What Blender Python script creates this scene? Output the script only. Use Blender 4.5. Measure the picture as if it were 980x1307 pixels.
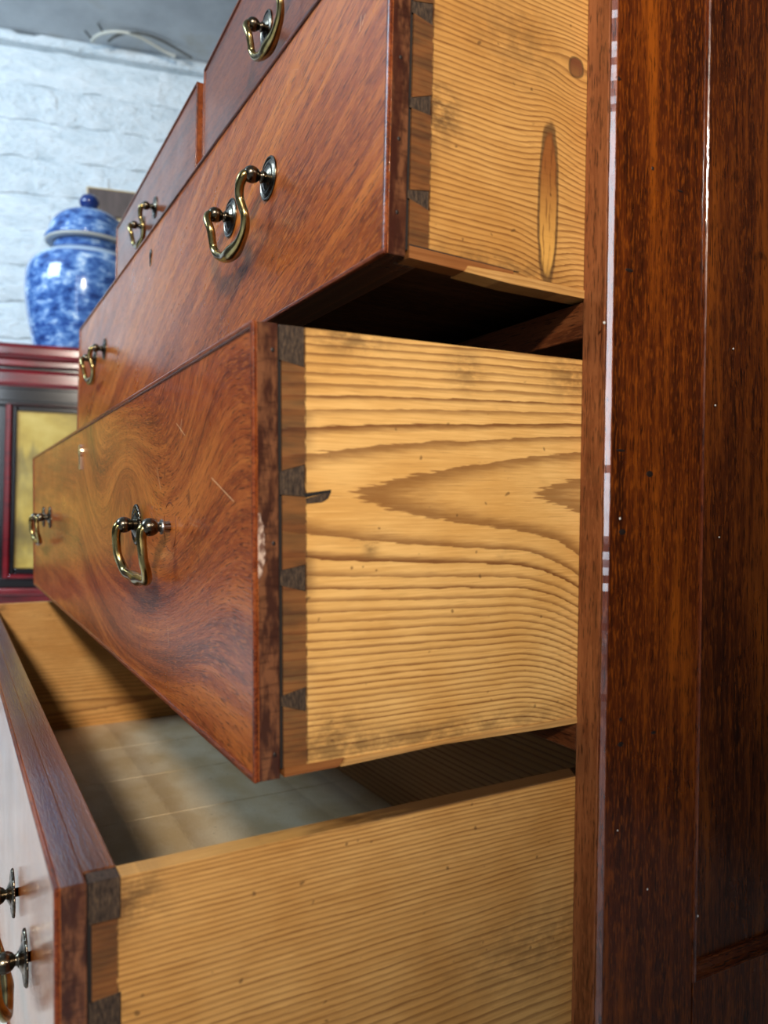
import bpy, bmesh, math, random
from mathutils import Vector, Matrix, noise as mnoise

for o in list(bpy.data.objects): bpy.data.objects.remove(o)
scene = bpy.context.scene
COL = scene.collection
random.seed(7)

# ------------------------------------------------------------------ camera
CAM = Vector((0.30131, -0.30146, 0.11115))
YAW, PITCH, ROLL, FPX = 0.5079, 0.0068, 0.0184, 994.48
fw = Vector((-math.cos(YAW)*math.cos(PITCH), math.sin(YAW)*math.cos(PITCH), math.sin(PITCH)))
rt = fw.cross(Vector((0, 0, 1))).normalized()
up = rt.cross(fw)
rt2 = math.cos(ROLL)*rt + math.sin(ROLL)*up
up2 = -math.sin(ROLL)*rt + math.cos(ROLL)*up
cam_data = bpy.data.cameras.new('camera')
cam = bpy.data.objects.new('camera', cam_data)
COL.objects.link(cam)
M = Matrix((rt2, up2, -fw)).transposed().to_4x4()
M.translation = CAM
cam.matrix_world = M
cam_data.sensor_fit = 'VERTICAL'
cam_data.sensor_height = 34.6
cam_data.sensor_width = 34.6*980/1307
cam_data.lens = FPX/1307*34.6
cam_data.clip_start = 0.01
cam_data.dof.use_dof = True
cam_data.dof.focus_distance = 0.52
cam_data.dof.aperture_fstop = 8.5
scene.camera = cam

# ------------------------------------------------------------------ world, lights, exposure
world = bpy.data.worlds.new('world'); scene.world = world
world.use_nodes = True
bgn = world.node_tree.nodes['Background']
bgn.inputs[0].default_value = (0.62, 0.76, 1.0, 1)
bgn.inputs[1].default_value = 0.07

def area(name, loc, target, size, power, color, size_y=None):
    l = bpy.data.lights.new(name, 'AREA'); l.energy = power; l.color = color
    l.shape = 'RECTANGLE' if size_y else 'SQUARE'; l.size = size
    if size_y: l.size_y = size_y
    o = bpy.data.objects.new(name, l); COL.objects.link(o)
    o.location = loc
    o.rotation_euler = (Vector(target)-Vector(loc)).to_track_quat('-Z', 'Y').to_euler()
    return o
# shop spotlight, right of and behind the camera
sl = bpy.data.lights.new('shop_spotlight', 'SPOT'); sl.energy = 430; sl.color = (1.0, 0.90, 0.77)
sl.spot_size = math.radians(52); sl.spot_blend = 0.40; sl.shadow_soft_size = 0.13
so = bpy.data.objects.new('shop_spotlight', sl); COL.objects.link(so); so.location = (2.2, -1.15, 1.36)
AZ, EL = math.radians(171), math.radians(-12.3)
so.rotation_euler = Vector((math.cos(AZ)*math.cos(EL), math.sin(AZ)*math.cos(EL), math.sin(EL))).to_track_quat('-Z', 'Y').to_euler()
# daylight from the shop window on the left and from a tall window behind the camera
area('window_light_back', (-1.5, -2.1, 1.75), (-2.7, -0.1, 0.6), 1.0, 104, (0.58, 0.79, 1.0))
area('window_light_front', (2.08, -2.18, 0.95), (0.0, 0.0, 0.25), 0.20, 11, (0.78, 0.89, 1.0), 2.0)

vs = scene.view_settings
vs.view_transform = 'Standard'; vs.look = 'None'; vs.gamma = 1.0; vs.exposure = 0.0
vs.use_curve_mapping = False

# ------------------------------------------------------------------ node helper
class S:
    """A socket with arithmetic, so materials read as formulas."""
    def __init__(s, m, sock): s.m, s.k = m, sock
    def _b(s, op, o, rev=False):
        n = s.m.nt.nodes.new('ShaderNodeMath'); n.operation = op
        a, b = (o, s) if rev else (s, o)
        for i, v in enumerate((a, b)):
            if isinstance(v, S): s.m.nt.links.new(v.k, n.inputs[i])
            else: n.inputs[i].default_value = v
        return S(s.m, n.outputs[0])
    def __add__(s, o): return s._b('ADD', o)
    __radd__ = __add__
    def __mul__(s, o): return s._b('MULTIPLY', o)
    __rmul__ = __mul__
    def __sub__(s, o): return s._b('SUBTRACT', o)
    def __rsub__(s, o): return s._b('SUBTRACT', o, True)
    def __truediv__(s, o): return s._b('DIVIDE', o)
    def f(s, op, o=0.0): return s._b(op, o)
    def sqrt(s): return s._b('SQRT', 0)
    def fract(s): return s._b('FRACT', 0)
    def abs(s): return s._b('ABSOLUTE', 0)
    def exp(s): return s._b('EXPONENT', 0)
    def max(s, o): return s._b('MAXIMUM', o)
    def min(s, o): return s._b('MINIMUM', o)
    def ss(s, a, b):
        n = s.m.nt.nodes.new('ShaderNodeMapRange'); n.interpolation_type = 'SMOOTHSTEP'
        s.m.nt.links.new(s.k, n.inputs[0]); n.inputs[1].default_value = a; n.inputs[2].default_value = b
        return S(s.m, n.outputs[0])

class Mat:
    def __init__(s, name, rough=0.5, spec=0.5, metallic=0.0, coat=0.0, coat_rough=0.1):
        s.mat = bpy.data.materials.new(name); s.mat.use_nodes = True
        s.nt = s.mat.node_tree
        s.b = s.nt.nodes['Principled BSDF']
        s.b.inputs['Roughness'].default_value = rough
        s.b.inputs['Specular IOR Level'].default_value = spec
        s.b.inputs['Metallic'].default_value = metallic
        s.b.inputs['Coat Weight'].default_value = coat
        s.b.inputs['Coat Roughness'].default_value = coat_rough
        s._tc = None
    def obj(s):
        if not s._tc:
            s._tc = s.nt.nodes.new('ShaderNodeTexCoord')
            sx = s.nt.nodes.new('ShaderNodeSeparateXYZ')
            s.nt.links.new(s._tc.outputs['Object'], sx.inputs[0])
            s._xyz = [S(s, sx.outputs[i]) for i in range(3)]
        return s._xyz
    def rnd(s):
        n = s.nt.nodes.new('ShaderNodeObjectInfo'); return S(s, n.outputs['Random'])
    def vec(s, x, y, z):
        n = s.nt.nodes.new('ShaderNodeCombineXYZ')
        for i, v in enumerate((x, y, z)):
            if isinstance(v, S): s.nt.links.new(v.k, n.inputs[i])
            else: n.inputs[i].default_value = v
        return n.outputs[0]
    def noise(s, x, y, z, detail=2.0, rough=0.5, scale=1.0, dist=0.0):
        n = s.nt.nodes.new('ShaderNodeTexNoise')
        n.inputs['Scale'].default_value = scale; n.inputs['Detail'].default_value = detail
        n.inputs['Roughness'].default_value = rough; n.inputs['Distortion'].default_value = dist
        s.nt.links.new(s.vec(x, y, z), n.inputs['Vector'])
        return S(s, n.outputs['Fac'])
    def voronoi(s, x, y, z, feature='F1', out='Distance', rand=1.0):
        n = s.nt.nodes.new('ShaderNodeTexVoronoi'); n.feature = feature
        n.inputs['Scale'].default_value = 1; n.inputs['Randomness'].default_value = rand
        s.nt.links.new(s.vec(x, y, z), n.inputs['Vector'])
        return S(s, n.outputs[out])
    def ramp(s, fac, stops, interp='LINEAR'):
        n = s.nt.nodes.new('ShaderNodeValToRGB'); cr = n.color_ramp; cr.interpolation = interp
        while len(cr.elements) < len(stops): cr.elements.new(0.5)
        for e, (p, c) in zip(cr.elements, stops):
            e.position = p; e.color = (*c, 1) if len(c) == 3 else c
        s.nt.links.new(fac.k, n.inputs[0]); return n.outputs[0]
    def mix(s, fac, a, b, mode='MIX'):
        n = s.nt.nodes.new('ShaderNodeMix'); n.data_type = 'RGBA'; n.blend_type = mode
        for key, v in ((0, fac), (6, a), (7, b)):
            if isinstance(v, S): v = v.k
            if isinstance(v, bpy.types.NodeSocket): s.nt.links.new(v, n.inputs[key])
            elif key == 0: n.inputs[0].default_value = v
            else: n.inputs[key].default_value = (*v, 1)
        return n.outputs[2]
    def color(s, c):
        if isinstance(c, (tuple, list)): s.b.inputs['Base Color'].default_value = (*c, 1)
        else: s.nt.links.new(c, s.b.inputs['Base Color'])
        return s
    def rough(s, r): s.nt.links.new(r.k, s.b.inputs['Roughness']); return s
    def bump(s, h, strength=0.3, dist=0.001):
        n = s.nt.nodes.new('ShaderNodeBump'); n.inputs['Strength'].default_value = strength
        n.inputs['Distance'].default_value = dist
        s.nt.links.new(h.k, n.inputs['Height']); s.nt.links.new(n.outputs[0], s.b.inputs['Normal'])
        s.nt.links.new(n.outputs[0], s.b.inputs['Coat Normal'])
        return s

def lin(r, g, b):
    f = lambda c: (c/255/12.92 if c/255 <= 0.04045 else ((c/255+0.055)/1.055)**2.4)
    return (f(r), f(g), f(b))

# ------------------------------------------------------------------ mesh helpers
def link(name, bm, mat, parent=None, smooth=False, loc=None):
    bmesh.ops.recalc_face_normals(bm, faces=bm.faces)
    me = bpy.data.meshes.new(name); bm.to_mesh(me); bm.free()
    if mat: me.materials.append(mat.mat if isinstance(mat, Mat) else mat)
    if smooth:
        for p in me.polygons: p.use_smooth = True
    return link_me(name, me, parent, loc)
def link_me(name, me, parent=None, loc=None):
    o = bpy.data.objects.new(name, me); COL.objects.link(o)
    if parent: o.parent = parent
    if loc: o.location = loc
    return o
def box(bm, x0, x1, y0, y1, z0, z1, bev=0.0, seg=2):
    r = bmesh.ops.create_cube(bm, size=1.0)
    bmesh.ops.scale(bm, vec=(x1-x0, y1-y0, z1-z0), verts=r['verts'])
    bmesh.ops.translate(bm, vec=((x0+x1)/2, (y0+y1)/2, (z0+z1)/2), verts=r['verts'])
    if bev > 0:
        es = list({e for v in r['verts'] for e in v.link_edges})
        bmesh.ops.bevel(bm, geom=es, offset=bev, segments=seg, affect='EDGES', profile=0.5)
def boxo(name, mat, parent, x0, x1, y0, y1, z0, z1, bev=0.0, seg=2):
    bm = bmesh.new(); box(bm, min(x0, x1), max(x0, x1), min(y0, y1), max(y0, y1), min(z0, z1), max(z0, z1), bev, seg)
    return link(name, bm, mat, parent)
def prism_x(bm, pts, x0, x1):
    """outline of (y,z) points, extruded along x"""
    a = [bm.verts.new((x0, y, z)) for y, z in pts]; b = [bm.verts.new((x1, y, z)) for y, z in pts]
    n = len(pts)
    bm.faces.new(a[::-1]); bm.faces.new(b)
    for i in range(n): bm.faces.new((a[i], a[(i+1) % n], b[(i+1) % n], b[i]))
def lathe(bm, prof, axis='Z', seg=32, mod=None, origin=(0, 0, 0)):
    rings = []
    for k, (r, h) in enumerate(prof):
        ring = []
        for i in range(seg):
            a = 2*math.pi*i/seg
            rr = r*(mod(k, i) if mod else 1)
            c, s = rr*math.cos(a), rr*math.sin(a)
            if axis == 'Z': p = (c, s, h)
            else: p = (c, -h, s)          # axis -Y: height = distance out from the drawer front
            ring.append(bm.verts.new(Vector(p)+Vector(origin)))
        rings.append(ring)
    for a, b in zip(rings, rings[1:]):
        for i in range(seg):
            bm.faces.new((a[i], a[(i+1) % seg], b[(i+1) % seg], b[i]))
    bm.faces.new(rings[0][::-1]); bm.faces.new(rings[-1])
def crom(pts, n=6):
    out = []
    P = [pts[0]]+list(pts)+[pts[-1]]
    for i in range(1, len(P)-2):
        for k in range(n):
            t = k/n
            q = [0.5*((2*P[i][j])+(-P[i-1][j]+P[i+1][j])*t+(2*P[i-1][j]-5*P[i][j]+4*P[i+1][j]-P[i+2][j])*t*t
                 + (-P[i-1][j]+3*P[i][j]-3*P[i+1][j]+P[i+2][j])*t**3) for j in range(len(pts[0]))]
            out.append(q)
    out.append(list(pts[-1])); return out
def tube(bm, pts, seg=10):
    """pts: (x,y,z,r); parallel-transport frame"""
    rings = []; prev = None
    V = [Vector(p[:3]) for p in pts]
    for i, p in enumerate(pts):
        t = (V[min(i+1, len(V)-1)]-V[max(i-1, 0)]).normalized()
        if prev is None:
            prev = t.orthogonal().normalized()
        nrm = (prev-t*prev.dot(t)).normalized(); prev = nrm
        bn = t.cross(nrm)
        rings.append([bm.verts.new(V[i]+p[3]*(math.cos(2*math.pi*k/seg)*nrm+math.sin(2*math.pi*k/seg)*bn)) for k in range(seg)])
    for a, b in zip(rings, rings[1:]):
        for i in range(seg): bm.faces.new((a[i], a[(i+1) % seg], b[(i+1) % seg], b[i]))
    bm.faces.new(rings[0][::-1]); bm.faces.new(rings[-1])
def empty(name, loc, label, cat, rz=0.0):
    o = bpy.data.objects.new(name, None); COL.objects.link(o); o.location = loc
    o.rotation_euler = (0, 0, rz); o.empty_display_size = 0.05
    o['label'] = label; o['category'] = cat; return o

# ------------------------------------------------------------------ materials
def mahogany(name, dark, mid, light, along='X', figure=0.0, rough=0.3, coat=0.35, off=0.0, stain=None, arcs=None, pores=1.0, gain=1.0):
    m = Mat(name, rough=rough+0.06, spec=0.3, coat=coat, coat_rough=0.07)
    x, y, z = m.obj()
    if along == 'X': L, A, B = x, z, y
    elif along == 'Z': L, A, B = z, y, x
    else: L, A, B = y, z, x
    L = L + off
    A2 = A + L*figure
    if arcs:      # crotch-like swirl round a point
        cx, cz, rad = arcs
        d = ((x-cx)*(x-cx)*0.35 + (z-cz)*(z-cz)).sqrt()
        k = 1.0-d.ss(0.0, rad)
        A2 = A2 + k*d*1.6
    broad = m.noise(L*3, A2*26, B*26, 3, 0.55)
    streak = m.noise(L*9, A2*150, B*150, 3, 0.6)
    pore = m.noise(L*95, A2*1000, B*1000, 2, 0.6)
    fl = m.noise(L*110, A2*700, B*700, 2, 0.65)
    fac = broad*0.55 + streak*0.45
    col = m.ramp(fac, [(0.36, dark), (0.5, mid), (0.63, light)])
    col = m.mix(fl.ss(0.50, 0.64)*0.55, col, light)
    col = m.mix(pore.ss(0.54, 0.66)*0.75*pores, col, tuple(c*0.4 for c in dark))
    spots = m.noise(x*60, y*60, z*60, 2, 0.5).ss(0.70, 0.78)
    col = m.mix(spots*0.5, col, tuple(c*0.4 for c in dark))
    if stain: col = stain(m, x, y, z, col)
    m.color(col)
    rv = m.noise(x*18, y*18, z*18, 3, 0.6)
    m.rough(rv*0.25 + (rough-0.08))
    m.bump(pore*0.5 + streak*0.6 + m.noise(x*7, y*7, z*7, 2)*1.5, 0.12, 0.002)
    return m

MAH_D, MAH_M, MAH_L = lin(108, 46, 12), lin(164, 80, 24), lin(204, 118, 44)

def pine(name, v0=0.0, d0=0.04, slope=0.0, spacing=0.0055, ref=0.042, dense=None, warp=0.002, contrast=1.0,
         tail=None, knots=(), scars=(), tint=1.0, along='Y', fine=1.0, pw=2.0, top=None, dirt_shade=None, curl=None, light=(234, 184, 112)):
    m = Mat(name, rough=0.5, spec=0.35)
    x, y, z = m.obj()
    u, v = (y, z) if along == 'Y' else (x, y)
    wv = (m.noise(u*9, v*22, x*0, 2, 0.5)-0.5)*warp*2 + (m.noise(u*40, v*90, x*0, 2, 0.5)-0.5)*warp*0.35
    vv = v + wv - v0
    for (ku, kv, su, sv, amp) in knots:
        g = (((u-ku)*(u-ku)/(su*su) + (v-kv)*(v-kv)/(sv*sv))*-1.0).exp()
        vv = vv + g*(v-kv)*amp
    if curl:      # grain that bends towards the far end of the board
        cu, amt = curl
        vv = vv + (u-cu).max(0.0)*(u-cu).max(0.0)*amt*(1.0-vv.ss(-0.045, 0.0))
    d = u*slope + d0
    r = (vv.abs().f('POWER', pw) + d.f('POWER', pw)).f('POWER', 1.0/pw)
    ph = (r-ref)/spacing
    if dense:     # tighter rings below a height
        vb, k = dense
        q = (vv.abs() - vb).max(0.0)
        ph = ph + q*q*k
    ph = ph + (m.noise(u*70, v*700, x*0, 2, 0.6)-0.5)*0.32
    saw = ph.fract()
    late = saw.ss(0.42, 0.95)*(1.0-saw.ss(0.955, 1.0))
    ringvar = m.noise(ph*0.9, u*0, v*0, 1, 0.5).ss(0.28, 0.72)*0.5+0.5
    fib = m.noise(u*22, v*1000, x*900, 3, 0.7)
    fib2 = m.noise(u*60, v*1500, x*900, 1, 0.6)
    patch = m.noise(u*14, v*20, x*5, 3, 0.55)
    L = lin(*light); Lo = tuple(c*f for c, f in zip(L, (0.80, 0.70, 0.55)))
    D = lin(102, 50, 15)
    base = m.mix(patch.ss(0.3, 0.72), L, Lo)
    base = m.mix(fib.ss(0.42, 0.62)*0.42, base, tuple(c*f for c, f in zip(L, (0.66, 0.56, 0.42))))
    base = m.mix(m.noise(u*45, v*1600, x*900, 2, 0.6).ss(0.55, 0.70)*0.45, base, tuple(c*1.12 for c in L))
    col = m.mix(late*ringvar*(0.92*contrast), base, D)
    col = m.mix(fib2.ss(0.6, 0.8)*0.25*fine, col, lin(96, 58, 26))
    for (ku, kv, ru, rv, dk) in scars:
        e = (((u-ku)*(u-ku)/(ru*ru)) + ((v-kv)/rv).abs().f('POWER', 2.6)).sqrt() + (m.noise(u*160, v*90, x*0, 3)-0.5)*0.34
        inside = 1.0-e.ss(0.82, 0.95)
        rim = e.ss(0.74, 0.92)*(1.0-e.ss(0.98, 1.16))
        streaks = m.noise(u*500, v*60, x*0, 2, 0.6)
        low = (v-kv).ss(-rv*0.75, rv*0.6)
        icol = m.mix(low, lin(214, 158, 78), lin(140, 82, 36))
        icol = m.mix(streaks.ss(0.5, 0.7)*0.55, icol, lin(84, 44, 18))
        icol = m.mix(dk, icol, lin(104, 58, 34))
        col = m.mix(inside, col, icol)
        col = m.mix(rim*0.75, col, lin(62, 40, 24))
    if dirt_shade:      # grubby, hand-worn patches, and painted shade on the lower drawer's side
        for (du, dv, su, sv, a) in dirt_shade:
            g = (((u-du)*(u-du)/(su*su) + (v-dv)*(v-dv)/(sv*sv))*-1.0).exp()*a
            g = g*m.noise(u*90, v*150, x*0, 4, 0.68).ss(0.34, 0.62)*1.1
            col = m.mix(g.min(1.0), col, lin(74, 50, 30))
    blot = m.noise(u*30+3, v*45, x*0, 4, 0.65).ss(0.60, 0.78)
    col = m.mix(blot*0.22, col, lin(120, 84, 52))
    speck = m.noise(u*170, v*170, x*0, 1, 0.5).ss(0.74, 0.79)
    col = m.mix(speck*0.6, col, lin(70, 40, 20))
    if tail is not None:   # stained strip over the dovetails, with a ragged edge
        edge = u - tail + (m.noise(u*0, v*160, x*0, 3, 0.6)-0.5)*0.0022
        st = 1.0-edge.ss(-0.0003, 0.0003)
        halo = 1.0-edge.ss(0.0, 0.007)
        hv = m.noise(u*0, v*32, x*0, 3, 0.6).ss(0.45, 0.66)
        col = m.mix(halo*hv*0.62, col, lin(88, 52, 26))
        tcol = m.mix(m.noise(u*30, v*120, x*0, 3, 0.6).ss(0.35, 0.68), lin(112, 64, 30), lin(66, 36, 20))
        col = m.mix(st*0.88, col, tcol)
        scribe = 1.0-(u-tail-0.0002).abs().ss(0.0001, 0.0004)
        col = m.mix(scribe*0.7*m.noise(u*0, v*300, x*0, 2).ss(0.35, 0.55), col, lin(46, 26, 14))
    if top is not None:    # handled, blackened top edge of the board
        tz, tu = top
        k_ = (v-tz).ss(0.0, 0.0005)*(u-tu + (m.noise(u*40, v*0, x*200, 3, 0.6)-0.5)*0.12).ss(-0.02, 0.05)
        col = m.mix(k_*0.85, col, lin(66, 40, 26))
    m.color(col)
    m.bump(late*0.6 + fib*0.5 + m.noise(u*30, v*60, x*30, 3)*0.8, 0.22, 0.0012)
    return m

M_SIDE = mahogany('mahogany_carcass', lin(40, 12, 2), lin(88, 36, 6), lin(146, 72, 13), along='Z', rough=0.26, coat=0.3)
M_PANEL = mahogany('mahogany_panel', lin(40, 14, 4), lin(76, 32, 8), lin(124, 62, 16), along='Z', rough=0.24, coat=0.3, off=3.0, figure=0.02)
M_EDGE = mahogany('mahogany_front_edge', lin(92, 48, 24), lin(134, 76, 42), lin(160, 98, 58), along='Z', rough=0.34, coat=0.15, off=5.0)
M_RAIL = mahogany('mahogany_rail', lin(62, 28, 12), lin(104, 54, 26), lin(130, 76, 42), along='X', rough=0.4, coat=0.1, off=2.0)
M_BEAD = mahogany('mahogany_bead', lin(64, 24, 10), lin(112, 48, 20), lin(150, 78, 36), along='X', rough=0.28, coat=0.3, off=9.0)
M_CASE_IN = mahogany('rough_inner_wood', lin(54, 30, 15), lin(84, 52, 29), lin(108, 70, 42), along='Y', rough=0.7, coat=0.0, off=1.0)

def lap_wear(z0, yb, chip=None, scratches=()):
    """worn, darkened lap of the drawer front where it shows on the drawer's side; the stain has its own ragged shape"""
    def f(m, x, y, z, col):
        onside = (y-yb).ss(0.0008, 0.0012)
        n1 = m.noise(y*160, z*46, x*0, 3, 0.65); n2 = m.noise(y*90, z*420, x*0, 2, 0.6)
        c2 = m.mix(n1.ss(0.40, 0.62), lin(62, 34, 24), lin(118, 74, 48))
        c2 = m.mix(n2.ss(0.5, 0.7)*0.5, c2, lin(44, 22, 14))
        c2 = m.mix(m.noise(y*120, z*14, x*0, 2, 0.5).ss(0.5, 0.62)*0.75, c2, lin(60, 28, 20))
        for (ax, az), (bx, bz) in scratches:      # fine scratches through the polish
            ux, uz = bx-ax, bz-az; q = ux*ux+uz*uz
            tt = (((x-ax)*ux+(z-az)*uz)*(1.0/q)).max(0.0).min(1.0)
            ex, ez = x-ax-tt*ux, z-az-tt*uz
            dd = (ex*ex+ez*ez).sqrt() + (m.noise(x*300, y*0, z*300, 2)-0.5)*0.0006
            col = m.mix((1.0-dd.ss(0.00018, 0.00042))*0.75, col, lin(226, 176, 128))
        col = m.mix(onside, col, c2)
        if chip:
            cy, cz, ry, rz = chip
            e = ((y-cy)*(y-cy)/(ry*ry) + (z-cz)*(z-cz)/(rz*rz)).sqrt() + (m.noise(y*400, z*200, x*0, 2)-0.5)*0.7
            ins = (1.0-e.ss(0.8, 0.95))
            cc = m.mix(m.noise(y*500, z*300, x*0, 2).ss(0.4, 0.6), lin(196, 168, 150), lin(112, 80, 66))
            col = m.mix(ins*onside, col, cc)
        return col
    return f

M_BRASS = Mat('aged_brass', rough=0.28, metallic=1.0)
x, y, z = M_BRASS.obj()
nb = M_BRASS.noise(x*70, y*70, z*70, 3, 0.6)
M_BRASS.color(M_BRASS.ramp(nb, [(0.34, lin(128, 108, 66)), (0.5, lin(158, 138, 88)), (0.7, lin(186, 168, 118))]))
M_BRASS.rough(nb*0.15 + 0.16)
M_BRONZE = Mat('dark_bronze', rough=0.24, metallic=1.0)
x, y, z = M_BRONZE.obj()
nb = M_BRONZE.noise(x*160, y*160, z*160, 3, 0.6)
M_BRONZE.color(M_BRONZE.ramp(nb, [(0.35, lin(62, 54, 46)), (0.6, lin(118, 108, 92)), (0.75, lin(150, 138, 112))]))
M_STEEL = Mat('dull_steel', rough=0.35, metallic=1.0).color(lin(168, 170, 172))
M_INLAY = Mat('brass_inlay', rough=0.25, metallic=0.9).color(lin(226, 214, 190))
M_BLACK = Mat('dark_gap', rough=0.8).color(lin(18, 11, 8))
M_NAIL = Mat('nail_plug', rough=0.5).color(lin(30, 16, 10))

def pin_mat():
    m = Mat('dovetail_pin_end_grain', rough=0.55, spec=0.3)
    x, y, z = m.obj(); rr = m.rnd()
    n = m.noise(x*300, y*900, z*300+rr*20, 3, 0.6)
    m.color(m.ramp(n, [(0.32, lin(38, 28, 22)), (0.5, lin(64, 50, 40)), (0.7, lin(92, 72, 54))]))
    m.bump(n, 0.3, 0.0006); return m
M_PIN = pin_mat()

# ------------------------------------------------------------------ setting
ZF = -0.42
t = 0.0195
W = 1.0587
# floor
m = Mat('pale_concrete_floor', rough=0.42, spec=0.4)
x, y, z = m.obj()
n = m.noise(x*3, y*3, z, 5, 0.6); n2 = m.noise(x*22, y*22, z, 4, 0.6)
m.color(m.ramp(n*0.7+n2*0.3, [(0.3, lin(206, 204, 198)), (0.5, lin(224, 222, 217)), (0.7, lin(236, 235, 230))]))
m.bump(n2, 0.1, 0.002)
o = boxo('floor', m, None, -3.7, 3.2, -3.2, 0.86, ZF-0.06, ZF); o['kind'] = 'structure'
# back wall and ceiling
m = Mat('brown_grey_plaster', rough=0.8, spec=0.2)
x, y, z = m.obj(); n = m.noise(x*6, y*6, z*6, 5, 0.6)
m.color(m.ramp(n, [(0.3, lin(84, 74, 66)), (0.7, lin(100, 90, 80))])); m.bump(n, 0.2, 0.004)
o = boxo('wall_back', m, None, -3.1, 3.2, 0.80, 0.86, ZF, 2.03); o['kind'] = 'structure'
CEIL = Mat('grey_ceiling_paint', rough=0.7, spec=0.25)
x, y, z = CEIL.obj(); n = CEIL.noise(x*4, y*4, z, 5, 0.65)
CEIL.color(CEIL.ramp(n, [(0.3, lin(176, 180, 184)), (0.55, lin(196, 200, 203)), (0.72, lin(184, 182, 176))])); CEIL.bump(n, 0.2, 0.004)
o = boxo('ceiling', CEIL, None, -3.7, 3.2, -3.2, 0.86, 2.03, 2.09); o['kind'] = 'structure'

# left wall: painted blocks, turned 13 degrees against the chest
NV = Vector((0.973, -0.230, 0)).normalized(); UV = Vector((0.230, 0.973, 0)).normalized()
RZ = math.atan2(UV.y, UV.x)            # local x runs along the wall, local -y looks into the room
def ray(px, py): return fw + rt2*((px-490)/FPX) - up2*((py-653.5)/FPX)
PW = Vector((-3.1095, 0.1302, 0.0))
PAINT = Mat('white_masonry_paint', rough=0.55, spec=0.35)
x, y, z = PAINT.obj(); rr = PAINT.rnd()
n = PAINT.noise(x*9+rr*30, y*9, z*16, 5, 0.65); n2 = PAINT.noise(x*45+rr*9, y*45, z*70, 4, 0.7)
PAINT.color(PAINT.ramp(n*0.6+n2*0.4, [(0.30, lin(176, 190, 196)), (0.45, lin(214, 223, 227)), (0.66, lin(236, 241, 243))]))
PAINT.bump(n*1.5+n2*0.6, 1.0, 0.016)
wall = boxo('wall_left', PAINT, None, -0.95, 0.78, 0.022, 0.16, ZF, 2.03)
wall.location = PW; wall.rotation_euler = (0, 0, RZ); wall['kind'] = 'structure'
CH = 0.1475
variants = []
for k in range(6):
    bm = bmesh.new(); bw, bh = 0.452, CH-0.006
    nx, nz = 12, 5
    g = [[None]*(nz+1) for _ in range(nx+1)]
    for i in range(nx+1):
        for j in range(nz+1):
            px, pz = (i/nx-0.5)*bw, (j/nz-0.5)*bh
            edge = (i in (0, nx)) or (j in (0, nz))
            q = mnoise.noise(Vector((px*14+k*9.1, pz*22, k*3.3)))
            q2 = mnoise.noise(Vector((px*40+k*5.1, pz*60, k*1.3)))
            yy = 0.004-q*0.008-q2*0.003 + ((0.010+q2*0.006) if j in (0, nz) else 0)
            if edge: pz += q*0.012
            g[i][j] = bm.verts.new((px, yy, pz))
    for i in range(nx):
        for j in range(nz): bm.faces.new((g[i][j], g[i+1][j], g[i+1][j+1], g[i][j+1]))
    rim = [g[i][0] for i in range(nx+1)]+[g[nx][j] for j in range(1, nz+1)]+[g[i][nz] for i in range(nx-1, -1, -1)]+[g[0][j] for j in range(nz-1, 0, -1)]
    fr_ = [bm.verts.new(v.co) for v in rim]
    bk = [bm.verts.new((v.co.x, 0.03, v.co.z)) for v in rim]
    rim = fr_
    for i in range(len(rim)):
        j = (i+1) % len(rim); bm.faces.new((rim[i], bk[i], bk[j], rim[j]))
    bmesh.ops.recalc_face_normals(bm, faces=bm.faces)
    me = bpy.data.meshes.new('block'); bm.to_mesh(me); bm.free(); me.materials.append(PAINT.mat)
    for p in me.polygons: p.use_smooth = True
    variants.append(me)
row = 0; ztop = 1.985
while ztop-CH*(row+1) > ZF-0.01:
    zc = ztop-CH*(row+0.5)
    xs = -0.95
    while xs < 0.62:
        sc = min(random.uniform(0.75, 1.9), (0.78-xs)/0.448)
        b_ = link_me('block', random.choice(variants), wall, (xs+0.224*sc, random.uniform(-0.001, 0.001), zc+random.uniform(-0.003, 0.003)))
        b_.scale = (sc, 1, 1)
        xs += 0.448*sc
    row += 1
# painted rail along the wall top
bm = bmesh.new()
N = 60; prof = [(-0.026, 0.0), (-0.036, 0.010), (-0.038, 0.026), (-0.030, 0.040), (0.03, 0.043), (0.03, 0.0)]
rings = []
for i in range(N+1):
    xx = -0.95+1.73*i/N; w = mnoise.noise(Vector((xx*6, 0, 0)))*0.003
    rings.append([bm.verts.new((xx, a+w, 1.987+b+w*0.6-(0.010 if (abs(xx+0.20) < 0.03 and b > 0.02) else 0))) for a, b in prof])
for a, b in zip(rings, rings[1:]):
    for i in range(len(prof)): bm.faces.new((a[i], a[(i+1) % len(prof)], b[(i+1) % len(prof)], b[i]))
bm.faces.new(rings[0]); bm.faces.new(rings[-1][::-1])
rail = link('trim_1', bm, PAINT); rail.location = PW; rail.rotation_euler = (0, 0, RZ); rail['kind'] = 'structure'

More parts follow.
